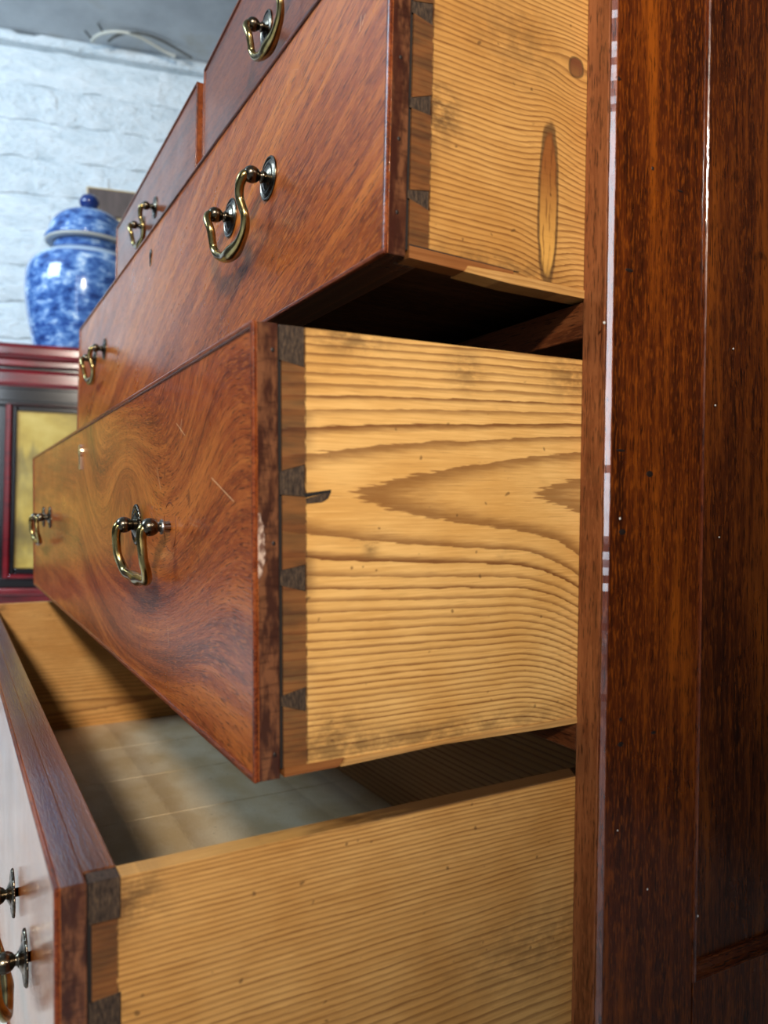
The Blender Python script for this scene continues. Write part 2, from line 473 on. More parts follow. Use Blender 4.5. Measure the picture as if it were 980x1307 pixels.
# cable looping along the ceiling above the wall, its shadow modelled as a dark tube
M_CAB = Mat('grey_cable_sheath', rough=0.5).color(lin(196, 194, 182))
M_CABD = Mat('cable_shadow_and_end_grey', rough=0.55).color(lin(84, 84, 80))
def ceil_pt(px, py, drop):
    d = ray(px, py); k = (2.03-drop-CAM.z)/d.z; return CAM + d*k
cab = empty('ceiling_cable', ceil_pt(150, 45, 0.0), 'pale cable looped along grey ceiling above the white block wall', 'cable')
def cable(name, mat, spec, r):
    pts = [(*(ceil_pt(a, b, dr)-cab.location), r) for a, b, dr in spec]
    bm = bmesh.new(); tube(bm, crom(pts, 8), 10); return link(name, bm, mat, cab, True)
cable('cable_and_shadow_arc', M_CAB, [(117, 53, .03), (123, 46, .028), (138, 41, .02), (156, 41, .016), (175, 46, .016), (195, 57, .022), (212, 67, .03), (224, 72, .036)], 0.0065)
cable('cable_and_shadow_arc', M_CABD, [(138, 53, .03), (148, 46, .02), (165, 42, .014), (186, 44, .012), (205, 51, .012), (225, 62, .016), (245, 74, .03)], 0.005)  # the pale cable's shadow on the ceiling, drawn as a dark tube
cable('cable_end', M_CABD, [(119, 52, .03), (114, 46, .024), (108, 39, .02)], 0.004)
cable('cable_end', M_CABD, [(131, 40, .016), (128, 35, .014), (125, 30, .012)], 0.004)

# ------------------------------------------------------------------ chest of drawers: carcass
chest = empty('chest_of_drawers', (0, 0, ZF), 'tall mahogany chest of drawers with its drawers pulled out in steps', 'chest')
D = 0.50       # depth
HT = 0.615     # top of the sides
def cz(o):     # parts are modelled with z = 0 at the underside of the third drawer; the chest's origin is on the floor
    o.location.z += -ZF; return o
ZB = -0.30
# right side: front stile, back stile, rails, sunk panel with moulding
cz(boxo('side_stile', M_SIDE, chest, -t+0.0004, 0, 0.0005, 0.0735, ZB, HT, 0.0017, 1))
stile_front = cz(boxo('front_edge', M_EDGE, chest, -t, -0.0030, -0.0004, 0.006, ZB, HT, 0.0005, 2))
M_POL = mahogany('mahogany_polished_edge', lin(70, 26, 14), lin(110, 52, 30), lin(150, 84, 52), along='Z', rough=0.12, coat=1.0, off=6.0)
M_POL.b.inputs['Specular IOR Level'].default_value = 0.9; M_POL.b.inputs['Roughness'].default_value = 0.16; M_POL.b.inputs['Coat Roughness'].default_value = 0.07
for sn in ('Normal', 'Coat Normal', 'Roughness'):
    for lk in list(M_POL.b.inputs[sn].links): M_POL.nt.links.remove(lk)
bm = bmesh.new()
n_ = 220; prof_ = [(-0.0022, 0.0010), (-0.0022, -0.0001), (-0.0016, -0.0001), (0.0004, 0.0019), (0.0004, 0.0026), (-0.0008, 0.0026)]
rg = []
for i in range(n_+1):
    zz = ZB+(HT-ZB)*i/n_; w = mnoise.noise(Vector((zz*38, 1.7, 0)))*0.00030+mnoise.noise(Vector((zz*130, 4.7, 0)))*0.00024
    w2 = mnoise.noise(Vector((zz*60, 8.1, 2.0)))*0.00022     # worn unevenly, so the chamfer turns a little as it rises
    rg.append([bm.verts.new((a+((w-w2) if k == 2 else (w+w2) if k == 3 else 0), b-((w+w2) if k == 2 else (w-w2) if k == 3 else 0), zz)) for k, (a, b) in enumerate(prof_)])
for a, b in zip(rg, rg[1:]):
    for i in range(6): bm.faces.new((a[i], a[(i+1) % 6], b[(i+1) % 6], b[i]))
bm.faces.new(rg[0]); bm.faces.new(rg[-1][::-1])
cz(link('edge_bead', bm, M_POL, chest))
cz(boxo('side_stile', M_SIDE, chest, -t, 0, D-0.0735, D, ZB, HT, 0.0015, 2))
cz(boxo('side_rail', M_SIDE, chest, -t, -0.0002, 0.0735, D-0.0735, ZB, -0.150, 0.0006, 2))
cz(boxo('side_rail', M_SIDE, chest, -t, -0.0002, 0.0735, D-0.0735, HT-0.08, HT, 0.0006, 2))
cz(boxo('side_panel', M_PANEL, chest, -t, -0.0065, 0.0735, D-0.0735, -0.15, HT-0.08))
M_MOULD = mahogany('mahogany_moulding', lin(54, 18, 6), lin(100, 42, 14), lin(140, 70, 26), along='Z', rough=0.2, coat=1.0, off=4.0)
M_MOULD_H = mahogany('mahogany_moulding_rail', lin(54, 18, 6), lin(100, 42, 14), lin(140, 70, 26), along='Y', rough=0.2, coat=1.0, off=4.0)
mprof = [(0.0000, -0.0005), (0.0004, 0.0012), (0.0012, 0.0018), (0.0021, 0.0013), (0.0026, -0.0002), (0.0034, -0.0024), (0.0046, -0.0042),
         (0.0054, -0.0046), (0.0059, -0.0040), (0.0066, -0.0039), (0.0071, -0.0046), (0.0074, -0.0066), (0.0, -0.0066)]
y0, y1, z0, z1 = 0.0722, D-0.0722, -0.1505, HT-0.0795
corners = [((y0, z0), (1, 1)), ((y1, z0), (-1, 1)), ((y1, z1), (-1, -1)), ((y0, z1), (1, -1))]
for k in range(4):
    (ya, za), (sa, ta) = corners[k]; (yb, zb), (sb, tb) = corners[(k+1) % 4]
    bm = bmesh.new()
    r0 = [bm.verts.new((h, ya+sa*q, za+ta*q)) for q, h in mprof]; r1 = [bm.verts.new((h, yb+sb*q, zb+tb*q)) for q, h in mprof]
    n = len(mprof)
    for i in range(n): bm.faces.new((r0[i], r0[(i+1) % n], r1[(i+1) % n], r1[i]))
    bm.faces.new(r0); bm.faces.new(r1[::-1])
    cz(link('panel_moulding', bm, M_MOULD if k % 2 else M_MOULD_H, chest))
# left side, back, top, bottom
cz(boxo('left_side', M_SIDE, chest, -W, -W+t, 0, D, ZB, HT, 0.002, 2))
M_PINE_IN = pine('pine_inner', v0=-0.3, d0=0.03, spacing=0.006, ref=0.0, warp=0.004, light=(176, 136, 90))
for k in range(4):
    cz(boxo('back_board', M_CASE_IN, chest, -W+t+k*0.2549, -W+t+(k+1)*0.2549-0.001, D-0.012, D, ZB, HT))
cz(boxo('chest_top', M_SIDE, chest, -W-0.015, 0.015, -0.015, D+0.005, HT, HT+0.022, 0.005, 3))
cz(boxo('bottom_board', M_CASE_IN, chest, -W+t, -t, 0.01, D-0.012, ZB+0.02, ZB+0.032))
# rails between the drawers
zrails = [(-0.277, -0.253), (-0.0150, 0.0035), (0.2115, 0.2315), (0.4105, 0.4215), (0.5935, HT)]
for za, zb in zrails:
    cz(boxo('drawer_rail', M_RAIL, chest, -W+t, -t, 0.0, 0.045, za, zb, 0.0008, 2))
    cz(boxo('drawer_runner', M_CASE_IN, chest, -t-0.03, -t, 0.045, D-0.012, za, zb-0.002))
    cz(boxo('drawer_runner', M_CASE_IN, chest, -W+t, -W+t+0.03, 0.045, D-0.012, za, zb-0.002))
cz(boxo('dust_board', M_CASE_IN, chest, -W+t+0.03, -t-0.03, 0.045, D-0.012, 0.2155, 0.2265))
cz(boxo('dust_board', M_CASE_IN, chest, -W+t+0.03, -t-0.03, 0.045, D-0.012, -0.011, -0.002))
cz(boxo('drawer_divider', M_RAIL, chest, -0.5375, -0.5215, 0.0, 0.045, 0.4215, 0.5935, 0.0008, 2))
# base moulding and bracket feet
cz(boxo('base_moulding', M_BEAD, chest, -W-0.012, 0.012, -0.012, D, ZB-0.002, ZB+0.0, 0.0))
cz(boxo('base_moulding', M_BEAD, chest, -W-0.010, 0.010, -0.010, D, ZB-0.024, ZB-0.002, 0.006, 3))
def foot(x0, sx, y0, sy):
    bm = bmesh.new()
    pts = [(0, 0), (0.11, 0), (0.102, -0.022), (0.080, -0.030), (0.066, -0.055), (0.060, ZF-(ZB-0.024)), (0, ZF-(ZB-0.024))]
    for axis in (0, 1):
        a, b = [], []
        for q, h in pts:
            if axis == 0:
                a.append(bm.verts.new((x0+sx*q, y0, ZB-0.024+h))); b.append(bm.verts.new((x0+sx*q, y0+sy*0.02, ZB-0.024+h)))
            else:
                a.append(bm.verts.new((x0, y0+sy*q, ZB-0.024+h))); b.append(bm.verts.new((x0+sx*0.02, y0+sy*q, ZB-0.024+h)))
        bm.faces.new(a); bm.faces.new(b[::-1]); n = len(pts)
        for i in range(n): bm.faces.new((a[i], a[(i+1) % n], b[(i+1) % n], b[i]))
    cz(link('bracket_foot', bm, M_SIDE, chest))
for xx, sx in ((0.004, -1), (-W-0.004, 1)):
    foot(xx, sx, -0.004, 1); foot(xx, sx, D, -1)
# old nail plugs and dents on the side stile
bm = bmesh.new(); bmesh.ops.create_icosphere(bm, subdivisions=2, radius=1.0)
me_plug = bpy.data.meshes.new('nail_plug'); bm.to_mesh(me_plug); bm.free(); me_plug.materials.append(M_NAIL.mat)
def on_side(px, py):
    d = ray(px, py); return CAM + d*(-CAM.x/d.x)
for px, py, sy, sz in ((829, 605, .0026, .0018), (794, 679, .0026, .0016), (792, 950, .0022, .0014), (834, 935, .0020, .0009), (789, 100, .0020, .0012),
                       (803, 345, .0030, .0010), (833, 215, .0010, .0012), (792, 575, .0034, .0007), (868, 244, .0024, .0006), (792, 918, .0012, .0010)):
    p = on_side(px, py); o = link_me('nail_plug', me_plug, chest, (0.0, p.y, p.z-ZF)); o.scale = (0.0003, sy, sz)

M_SPECK = Mat('white_paint_speck', rough=0.6).color(lin(226, 222, 216))
bm = bmesh.new(); bmesh.ops.create_icosphere(bm, subdivisions=2, radius=1.0)
me_speck = bpy.data.meshes.new('paint_speck'); bm.to_mesh(me_speck); bm.free(); me_speck.materials.append(M_SPECK.mat)
for px, py, r in ((791, 662, .0007), (895, 1094, .0010), (888, 1168, .0007), (826, 1135, .0006), (946, 443, .0006), (923, 516, .0006), (928, 686, .0005), (771, 412, .0008), (788, 1060, .0005)):
    p = on_side(px, py); o = link_me('paint_speck', me_speck, chest, (0.0 if px < 880 else (0.0012 if px < 890 else -0.0055), p.y, p.z-ZF)); o.scale = (0.0005, r, r)

# ------------------------------------------------------------------ handle hardware (x along the drawer, -y out of it)
def mesh_of(build, mat, smooth=True):
    bm = bmesh.new(); build(bm); bmesh.ops.recalc_face_normals(bm, faces=bm.faces)
    me = bpy.data.meshes.new('hardware'); bm.to_mesh(me); bm.free(); me.materials.append(mat.mat)
    for p in me.polygons: p.use_smooth = smooth
    return me
def ros_build(bm):
    R = 0.0142
    lathe(bm, [(R, 0.0), (R, 0.0007), (R*.97, 0.0011), (R*.90, 0.0011), (R*.87, 0.0006), (R*.82, 0.0007), (R*.76, 0.0014), (R*.66, 0.0017), (R*.58, 0.0014),
               (R*.53, 0.0016), (R*.44, 0.0026), (R*.34, 0.0030), (0.0035, 0.0034), (0.002, 0.0035)], 'Y', 36)
def ros_mill_build(bm):
    R = 0.0142
    md = lambda k, i: (1.0 if (i//2) % 2 else 0.955) if k in (0, 1, 2, 3) else 1.0
    lathe(bm, [(R, 0.0), (R, 0.0009), (R*.93, 0.0016), (R*.80, 0.0019), (R*.72, 0.0014), (R*.62, 0.0014), (R*.52, 0.0022), (R*.38, 0.0032), (0.0035, 0.0042), (0.002, 0.0044)], 'Y', 96, md)
ME_ROS = mesh_of(ros_build, M_BRONZE); ME_ROSM = mesh_of(ros_mill_build, M_BRONZE)
def post_build(bm):
    lathe(bm, [(0.0026, 0.0), (0.0026, 0.0035), (0.0040, 0.0042), (0.0042, 0.0052), (0.0030, 0.0060), (0.0028, 0.0068), (0.0042, 0.0080), (0.0052, 0.0098),
               (0.0055, 0.0118), (0.0052, 0.0138), (0.0042, 0.0156), (0.0026, 0.0168), (0.0008, 0.0173)], 'Y', 20)
ME_POST = mesh_of(post_build, M_BRONZE)
def nut_build(bm):
    lathe(bm, [(0.0034, 0.0), (0.0034, 0.0040)], 'Y', 4); lathe(bm, [(0.0044, 0.0042), (0.0046, 0.0048), (0.0044, 0.0056)], 'Y', 20)
ME_NUT = mesh_of(nut_build, M_STEEL, False)
H = 0.0395
def bail_build(kind, lean=0.0):
    if kind == 'swan':
        half = [(H, .0135, .0005, .0032), (H-.0006, .0170, -.002, .0034), (H-.0035, .0183, -.0070, .0031), (H-.0070, .0172, -.0135, .0029), (H-.0060, .0154, -.0200, .0029),
                (H-.0050, .0138, -.0260, .0029), (H-.0100, .0122, -.0325, .0032), (.0170, .0112, -.0375, .0038), (.0080, .0110, -.0388, .0048), (0, .0110, -.0392, .0053)]
    else:
        half = [(H, .0120, .000, .0030), (H, .0155, -.001, .0034), (H+.0002, .0168, -.006, .0030), (H+.0012, .0165, -.013, .0028), (H+.0012, .0158, -.020, .0028),
                (H-.0012, .0138, -.0265, .0030), (H-.0085, .0120, -.0322, .0032), (.0130, .0110, -.0330, .0037), (0, .0108, -.0340, .0044)]
    pts = half+[(-a, b, c, r) for a, b, c, r in half[-2::-1]]
    def f(bm): tube(bm, crom([(a, -b-lean*c/-0.04, c, r) for a, b, c, r in pts], 5), 12)
    return f
ME_SWAN = mesh_of(bail_build('swan'), M_BRASS); ME_U = mesh_of(bail_build('u'), M_BRASS); ME_U2 = mesh_of(bail_build('u', -0.002), M_BRASS)
def handle(drawer, xc, yf, z, bail, ros=ME_ROS, missing=None, slip=(0, 0)):
    for k, s in enumerate((-1, 1)):
        if missing == s:
            link_me('nut', ME_NUT, drawer, (xc+s*H, yf, z))
        else:
            o = link_me('rosette', ros, drawer, (xc+s*H, yf-0.0001-slip[k], z)); o.rotation_euler = (0, 0.4*s, 0)
        link_me('handle_post', ME_POST, drawer, (xc+s*H, yf, z))
    link_me('handle_bail', bail, drawer, (xc, yf, z))

# ------------------------------------------------------------------ drawers
def side_board(drawer, mat, xs, th, ya, yb, z0, z1, pins, name='drawer_side', half=None):
    """pine side with sockets cut for the pins; outline in (y,z). pins: (zlo_in, zhi_in, zlo_out, zhi_out), narrow at the front"""
    dz = 0.011
    out = [(ya, z0)]
    for (a, b, c, d) in sorted(pins):      # at front edge a..b, at depth dz c..d
        out += [(ya, a), (ya+dz, c), (ya+dz, d), (ya, b)]
    if half:                                # half pin at the top
        hf, hb = half
        out += [(ya, hf), (ya+dz, hb), (ya+dz, z1)]
    else: out += [(ya, z1)]
    out += [(yb, z1), (yb, z0)]
    bm = bmesh.new(); prism_x(bm, out, xs-th, xs)
    return link(name, bm, mat, drawer)
def pin_part(drawer, xs, th, ya, quad, recess=0.0003):
    (a, b, c, d) = quad; e = 0.0003; dz = 0.011
    bm = bmesh.new(); prism_x(bm, [(ya-0.001, a+e), (ya+dz-e, c+e), (ya+dz-e, d-e), (ya-0.001, b-e)], xs-th, xs-recess)
    return link('dovetail_pin', bm, M_PIN, drawer)
def cockbead(drawer, x0, x1, yf, z0, z1, mat):
    w, pr, dp = 0.0026, 0.0014, 0.0010
    boxo('cockbead', mat, drawer, x0, x1, yf-pr, yf+dp, z1-w, z1+0.0003, 0.0009, 3)
    boxo('cockbead', mat, drawer, x0, x1, yf-pr, yf+dp, z0-0.0003, z0+w, 0.0009, 3)
    boxo('cockbead', mat, drawer, x0-0.0002, x0+w, yf-pr, yf+dp, z0, z1, 0.0009, 3)
    boxo('cockbead', mat, drawer, x1-w, x1+0.0003, yf-pr, yf+dp, z0, z1, 0.0009, 3)
def drawer(name, label, x0, x1, yf, z0, z1, piv, tilt, front_mat, side_mat, pins=(), half=None, yaw=0.0, depth=0.43, bottom_mat=None, bottom_z=0.010, side_low=0.0, boards=6, bot_clear=None):
    fth, lap, sth = 0.0235, 0.0108, 0.0105
    bm = bmesh.new()
    zo = -piv
    box(bm, x0, x1, yf, yf+lap, z0+zo, z1+zo, 0.0008, 2)
    box(bm, x0+sth+0.0005, x1-sth-0.0005, yf+lap-0.001, yf+fth, z0+zo, z1+zo-0.0004, 0.0006, 1)
    d = link(name, bm, front_mat, chest)
    d['label'] = label
    d.location = (0, 0, piv-ZF); d.rotation_euler = (tilt, 0, yaw)
    cockbead(d, x0, x1, yf, z0+zo, z1+zo, M_BEAD)
    ya = yf+lap+0.0016
    yb = yf+depth
    P = [tuple(q+zo for q in p) for p in pins]
    hf = tuple(q+zo for q in half) if half else None
    side_board(d, side_mat, x1, sth, ya, yb, z0+zo+side_low, z1+zo-0.0006, P, half=hf)
    side_board(d, side_mat, x0+sth, sth, ya, yb, z0+zo+side_low, z1+zo-0.0006, [], name='drawer_side')
    for p in P: pin_part(d, x1, sth-0.001, ya, p)
    if hf:
        bm = bmesh.new(); e = 0.0003
        prism_x(bm, [(ya-0.001, hf[0]+e), (ya+0.011-e, hf[1]+e), (ya+0.011-e, z1+zo-0.0005), (ya-0.001, z1+zo-0.0005)], x1-sth+0.001, x1-0.0002)
        link('dovetail_pin', bm, M_PIN, d)
    # black strip standing in for the shade in the gap between lap and side
    boxo('gap_shade', M_BLACK, d, x1-0.006, x1-0.0012, yf+lap-0.0005, ya+0.001, z0+zo+0.004, z1+zo-0.001)
    boxo('drawer_back', M_PINE_IN, d, x0+sth, x1-sth, yb-0.012, yb-0.001, z0+zo+0.012, z1+zo-0.012)
    bw = (x1-x0-2*sth)/boards
    for k in range(boards):
        boxo('bottom_plank', bottom_mat or M_CASE_IN, d, x0+sth+k*bw+0.0004, x0+sth+(k+1)*bw-0.0004, yf+fth-0.004, yb-0.002, z0+zo+bottom_z, z0+zo+bottom_z+0.008, 0.0006, 1)
    return d

XL, XR = -W+t, -t
XLc, XRc = XL+0.0008, XR
yA, zAb, zAt, thA = -0.1244, 0.2351, 0.4055, -0.0056
yB, thB = -0.1859, 0.0264
yC, zCt, zCb, thC = -0.2629, -0.0273, -0.250, 0.0234

SCR_A = (((-0.0529, 0.1230), (-0.0515, 0.1304)), ((-0.0504, 0.1249), (-0.0472, 0.1287)))
SCR_B = (((-0.1532, 0.0686), (-0.1344, 0.0598)), ((-0.1409, 0.0696), (-0.1446, 0.0624)), ((-0.2031, 0.0450), (-0.1929, 0.0308)), ((-0.084, 0.0343), (-0.0494, 0.0222)), ((-0.1769, -0.0530), (-0.1752, -0.0633)))
FA = mahogany('mahogany_drawer_upper', MAH_D, MAH_M, MAH_L, along='X', figure=-0.35, rough=0.26, coat=0.35, stain=lap_wear(0, yA, scratches=SCR_A))
FB = mahogany('mahogany_drawer_middle', lin(100, 40, 10), lin(152, 70, 22), lin(192, 106, 42), along='X', figure=0.06, rough=0.28, coat=0.35, off=4.4,
              stain=lap_wear(0, yB, chip=(-0.1852, 0.002, 0.0040, 0.016), scratches=SCR_B), arcs=(-0.30, 0.03, 0.16))
FC = mahogany('mahogany_drawer_lower', MAH_D, MAH_M, MAH_L, along='X', rough=0.16, coat=0.5, off=8.8, stain=lap_wear(0, yC))
FD = mahogany('mahogany_drawer_short', lin(78, 32, 12), lin(124, 58, 24), lin(156, 84, 40), along='X', figure=0.03, rough=0.28, coat=0.4, off=12.0)

# side boards: grain in drawer coordinates (y along the board, z from the pivot)
SA = pine('pine_side_upper', v0=-0.36, d0=0.10, slope=0.08, spacing=0.0028, ref=0.30, warp=0.003, contrast=0.9, tail=yA+0.0235,
          knots=((-0.009, 0.3581-zAb, 0.020, 0.014, -0.75), (-0.0255, 0.2790-zAb, 0.016, 0.050, -0.25)),
          scars=((-0.0265, 0.2790-zAb, 0.0066, 0.0430, 0.0), (-0.009, 0.3581-zAb, 0.0052, 0.0056, 0.85)),
          dirt_shade=((-0.096, 0.075, 0.012, 0.014, 0.8), (-0.05, 0.125, 0.03, 0.02, 0.35), (-0.06, 0.004, 0.05, 0.008, 0.5)), light=(208, 156, 88))
rB = 0.050; dB = 0.0076
SB = pine('pine_side_middle', v0=0.1255-0.1, d0=rB-dB*0.139/0.106, slope=-dB/0.106, spacing=dB, ref=rB, warp=0.0016, contrast=1.0, dense=(0.020, 1550), pw=1.6, tail=yB+0.0235,
          dirt_shade=((-0.15, -0.085, 0.02, 0.012, 0.45), (-0.10, -0.092, 0.09, 0.006, 0.5), (-0.14, 0.097, 0.02, 0.008, 0.6), (-0.004, 0.09, 0.02, 0.012, 0.5),
                (-0.075, 0.088, 0.010, 0.010, 0.5), (-0.13, 0.0, 0.004, 0.004, 0.6)), curl=(-0.05, 5.0))
SC = pine('pine_side_lower', v0=-0.17, d0=0.02, slope=0.02, spacing=0.0052, ref=0.01, warp=0.0022, contrast=0.75, tail=yC+0.0220,
          dense=(0.045, 1200), dirt_shade=((-0.235, -0.01, 0.012, 0.012, 0.7), (-0.02, -0.085, 0.06, 0.02, 0.35)), light=(216, 164, 96), top=(-0.0016, -0.16))  # second patch is shade painted on the lower far end; the first is grime
SD = pine('pine_side_short', v0=-0.3, d0=0.05, spacing=0.005, ref=0.2, tail=-0.05)
BOT = pine('pine_drawer_bottom', v0=0.0, d0=0.4, spacing=0.012, ref=0.3, warp=0.004, contrast=0.3, along='X', light=(226, 206, 172))

dA = drawer('drawer', 'wide mahogany drawer pulled out least, under the short drawers', XLc, XRc, yA, zAb, zAt, zAb, thA, FA, SA,
            pins=((0.3000, 0.3030, 0.2985, 0.3045),) and ((0.3072, 0.3125, 0.3064, 0.3165), (0.2635, 0.2680, 0.2600, 0.2698), (0.3530, 0.3590, 0.3505, 0.3615)), half=None, bottom_z=0.009, side_low=0.0)
handle(dA, -0.2200, yA, 0.3302-zAb, ME_SWAN); handle(dA, -0.8390, yA, 0.3302-zAb, ME_SWAN)
dB_ = drawer('drawer', 'mahogany drawer pulled half out, one handle rosette missing', XLc, XRc, yB, 0.0, 0.2, 0.1, thB, FB, SB,
            pins=((0.1246, 0.1355, 0.1238, 0.1385), (0.0846, 0.0919, 0.0816, 0.0938), (0.0315, 0.0366, 0.0280, 0.0392)), half=(0.1838, 0.1815), side_low=0.004)
handle(dB_, -0.2093, yB, 0.1080-0.1, ME_U, ROS := ME_ROSM, missing=1, slip=(0.0030, 0)); handle(dB_, -0.8494, yB, 0.1080-0.1, ME_U, ME_ROSM)
dC = drawer('drawer', 'bottom mahogany drawer pulled out furthest, its pine inside showing', XLc, XRc, yC, zCb, zCt, zCt, thC, FC, SC,
            pins=((-0.0880, -0.0745, -0.0900, -0.0735), (-0.143, -0.134, -0.146, -0.131), (-0.20, -0.191, -0.203, -0.188)), half=(-0.0445, -0.0445), bottom_mat=BOT, boards=7)
handle(dC, -0.1850, yC, -0.1165-zCt, ME_U2, ME_ROSM, slip=(0.0020, 0.0012)); handle(dC, -0.868, yC, -0.1165-zCt, ME_U2, ME_ROSM)
# short drawers
dD1 = drawer('drawer', 'short mahogany drawer on the far side of the top row', XLc, -0.5375, -0.0815, 0.4235, 0.5810, 0.50, 0.0, FD, SD, boards=3, yaw=-0.0117)
handle(dD1, -0.785, -0.0815, 0.5150-0.50, ME_SWAN)
dD2 = drawer('drawer', 'short mahogany drawer on the near side of the top row', -0.5215, XR, -0.0700, 0.4235, 0.5875, 0.50, 0.0, FD, SD, boards=3)
dD2.rotation_euler = (0, 0, -0.0367); dD2.location = (dD2.location.x-0.0005, dD2.location.y-0.0210, dD2.location.z)
handle(dD2, -0.2700, -0.0700, 0.5150-0.50, ME_SWAN)

for drw, zs, yy in ((dA, (0.0945, 0.0555, 0.0205), yA+0.0056), (dB_, (0.0880, 0.0035, -0.0890), yB+0.0082)):
    for zz in zs:
        o = link_me('nail_plug', me_plug, drw, (-t, yy, zz)); o.scale = (0.0003, 0.0009, 0.0011)
# empty recess mark and keyholes
def escutcheon(drw, xx, yf, z, h, w, plate, depth=0.0012):
    bm = bmesh.new()
    pts = []
    for i in range(13):
        a = math.radians(-50+280*i/12); pts.append((w*math.cos(a), h*0.5-w+w*math.sin(a)))
    pts += [(-w*0.55, -h*0.5), (w*0.55, -h*0.5)]
    a = [bm.verts.new((x_, 0.0, z_)) for x_, z_ in pts]; b = [bm.verts.new((x_, -depth, z_)) for x_, z_ in pts]
    bm.faces.new(a); bm.faces.new(b[::-1])
    for i in range(len(pts)): bm.faces.new((a[i], a[(i+1) % len(pts)], b[(i+1) % len(pts)], b[i]))
    return link('keyhole_plate' if plate is M_INLAY else 'keyhole', bm, plate, drw, False, (xx, yf, z))
escutcheon(dB_, -0.5290, yB, 0.1708-0.1, 0.0250, 0.0070, M_INLAY, 0.0020); escutcheon(dB_, -0.5290, yB, 0.1690-0.1, 0.0110, 0.0016, M_BLACK, 0.0021)
escutcheon(dA, -0.5290, yA, 0.3775-zAb, 0.0170, 0.0055, M_BRONZE, 0.0006); escutcheon(dA, -0.5290, yA, 0.3768-zAb, 0.0110, 0.0030, M_BLACK, 0.0009)
bm = bmesh.new()
seg = 40; R = 0.0148
a = [bm.verts.new((R*math.cos(2*math.pi*i/seg), -0.00025, R*math.sin(2*math.pi*i/seg))) for i in range(seg)]
b = [bm.verts.new((R*0.972*math.cos(2*math.pi*i/seg), -0.00025, R*0.972*math.sin(2*math.pi*i/seg))) for i in range(seg)]
a2 = [bm.verts.new((v.co.x, 0.0005, v.co.z)) for v in a]; b2 = [bm.verts.new((v.co.x, 0.0005, v.co.z)) for v in b]
for i in range(seg):
    j = (i+1) % seg
    if i in (3, 4, 5, 6, 14, 15, 16, 24, 25, 31, 32, 33): continue
    bm.faces.new((a[i], a[j], b[j], b[i])); bm.faces.new((a[i], a2[i], a2[j], a[j])); bm.faces.new((b[i], b[j], b2[j], b2[i]))
link('rosette_mark', bm, Mat('rosette_ghost_stain', rough=0.5).color(lin(96, 46, 18)), dB_, False, (-0.2093+H, yB, 0.008))
# chipped corner beside the second pin, runner strips
bm = bmesh.new(); prism_x(bm, [(-0.1625, 0.0232), (-0.1500, 0.0262), (-0.1515, 0.0232), (-0.1545, 0.0215), (-0.1620, 0.0208)], -0.024, -t+0.00025)
link('broken_chip', bm, M_PIN, dB_)
bm = bmesh.new(); prism_x(bm, [(-0.1635, 0.0255), (-0.1500, 0.0272), (-0.1500, 0.0262), (-0.1625, 0.0236)], -0.024, -t+0.0002)
link('split', bm, M_BLACK, dB_)
M_WORN = pine('pine_worn_edge', v0=-0.3, d0=0.05, spacing=0.003, ref=0.2, contrast=0.5, light=(206, 158, 96))
M_STRIP = pine('pine_stained_strip', v0=-0.3, d0=0.05, spacing=0.004, ref=0.2, contrast=0.5, light=(150, 96, 52))
def strip(drw, mat, pts, x0, x1, name='runner_strip'):
    bm = bmesh.new(); prism_x(bm, pts, x0, x1); return link(name, bm, mat, drw)
strip(dA, M_STRIP, [(yA+0.0125, 0.0), (yA+0.0125, 0.0058), (-0.049, 0.0046), (-0.049, 0.0022), (-0.075, -0.0010)], -t-0.010, -t+0.0004)
strip(dA, M_BLACK, [(yA+0.0125, 0.0058), (yA+0.0125, 0.0066), (-0.045, 0.0048), (-0.049, 0.0044)], -t-0.010, -t+0.0003, 'split')
strip(dA, M_WORN, [(-0.080, -0.0012), (-0.078, 0.0020), (-0.055, 0.0026), (0.30, 0.0010), (0.30, -0.0022), (0.0, -0.0022), (-0.05, -0.0026)], -t-0.012, -t+0.0010)
strip(dB_, M_STRIP, [(yB+0.0125, -0.0995), (yB+0.0125, -0.0955), (-0.1440, -0.0955), (-0.1470, -0.0992)], -t-0.010, -t+0.0003)
strip(dB_, M_WORN, [(-0.146, -0.0992), (-0.143, -0.0962), (-0.10, -0.0958), (0.24, -0.0958), (0.24, -0.0990), (-0.02, -0.0992), (-0.09, -0.0975)], -t-0.012, -t+0.0008)

# ------------------------------------------------------------------ lacquered cabinet behind
SC_D = 2.25
PC = CAM + SC_D*ray(70, 445)
PC.z = ZF
k0 = SC_D/2.0
def cab_z(zz): return CAM.z + (zz-CAM.z)*k0       # heights measured at two metres, carried to the cabinet's own distance
RED = Mat('red_lacquer', rough=0.16, spec=0.5, coat=0.6, coat_rough=0.08)
x, y, z = RED.obj(); n = RED.noise(x*8, y*8, z*30, 3, 0.6)
RED.color(RED.ramp(n, [(0.3, lin(74, 8, 16)), (0.55, lin(112, 14, 24)), (0.75, lin(134, 26, 34))]))
BLK = Mat('black_lacquer', rough=0.14, spec=0.5, coat=0.5, coat_rough=0.08).color(lin(22, 18, 20))
GOLD = Mat('gold_painted_panel', rough=0.45, spec=0.4)
x, y, z = GOLD.obj()
gz = z
n = GOLD.noise(x*5, y*5, z*9, 4, 0.6); n2 = GOLD.noise(x*14+4, y*3, z*6, 4, 0.65)
gc = GOLD.ramp(n, [(0.3, lin(140, 112, 40)), (0.5, lin(184, 154, 66)), (0.7, lin(206, 180, 98))])
ridge = GOLD.noise(x*22, y*0, z*0, 3, 0.6)
mount = (1.0-(z-0.55-ridge*0.30).ss(-0.01, 0.03))*(z-0.46).ss(0.0, 0.2)
ridge2 = GOLD.noise(x*16+5, y*0, z*0, 3, 0.6)
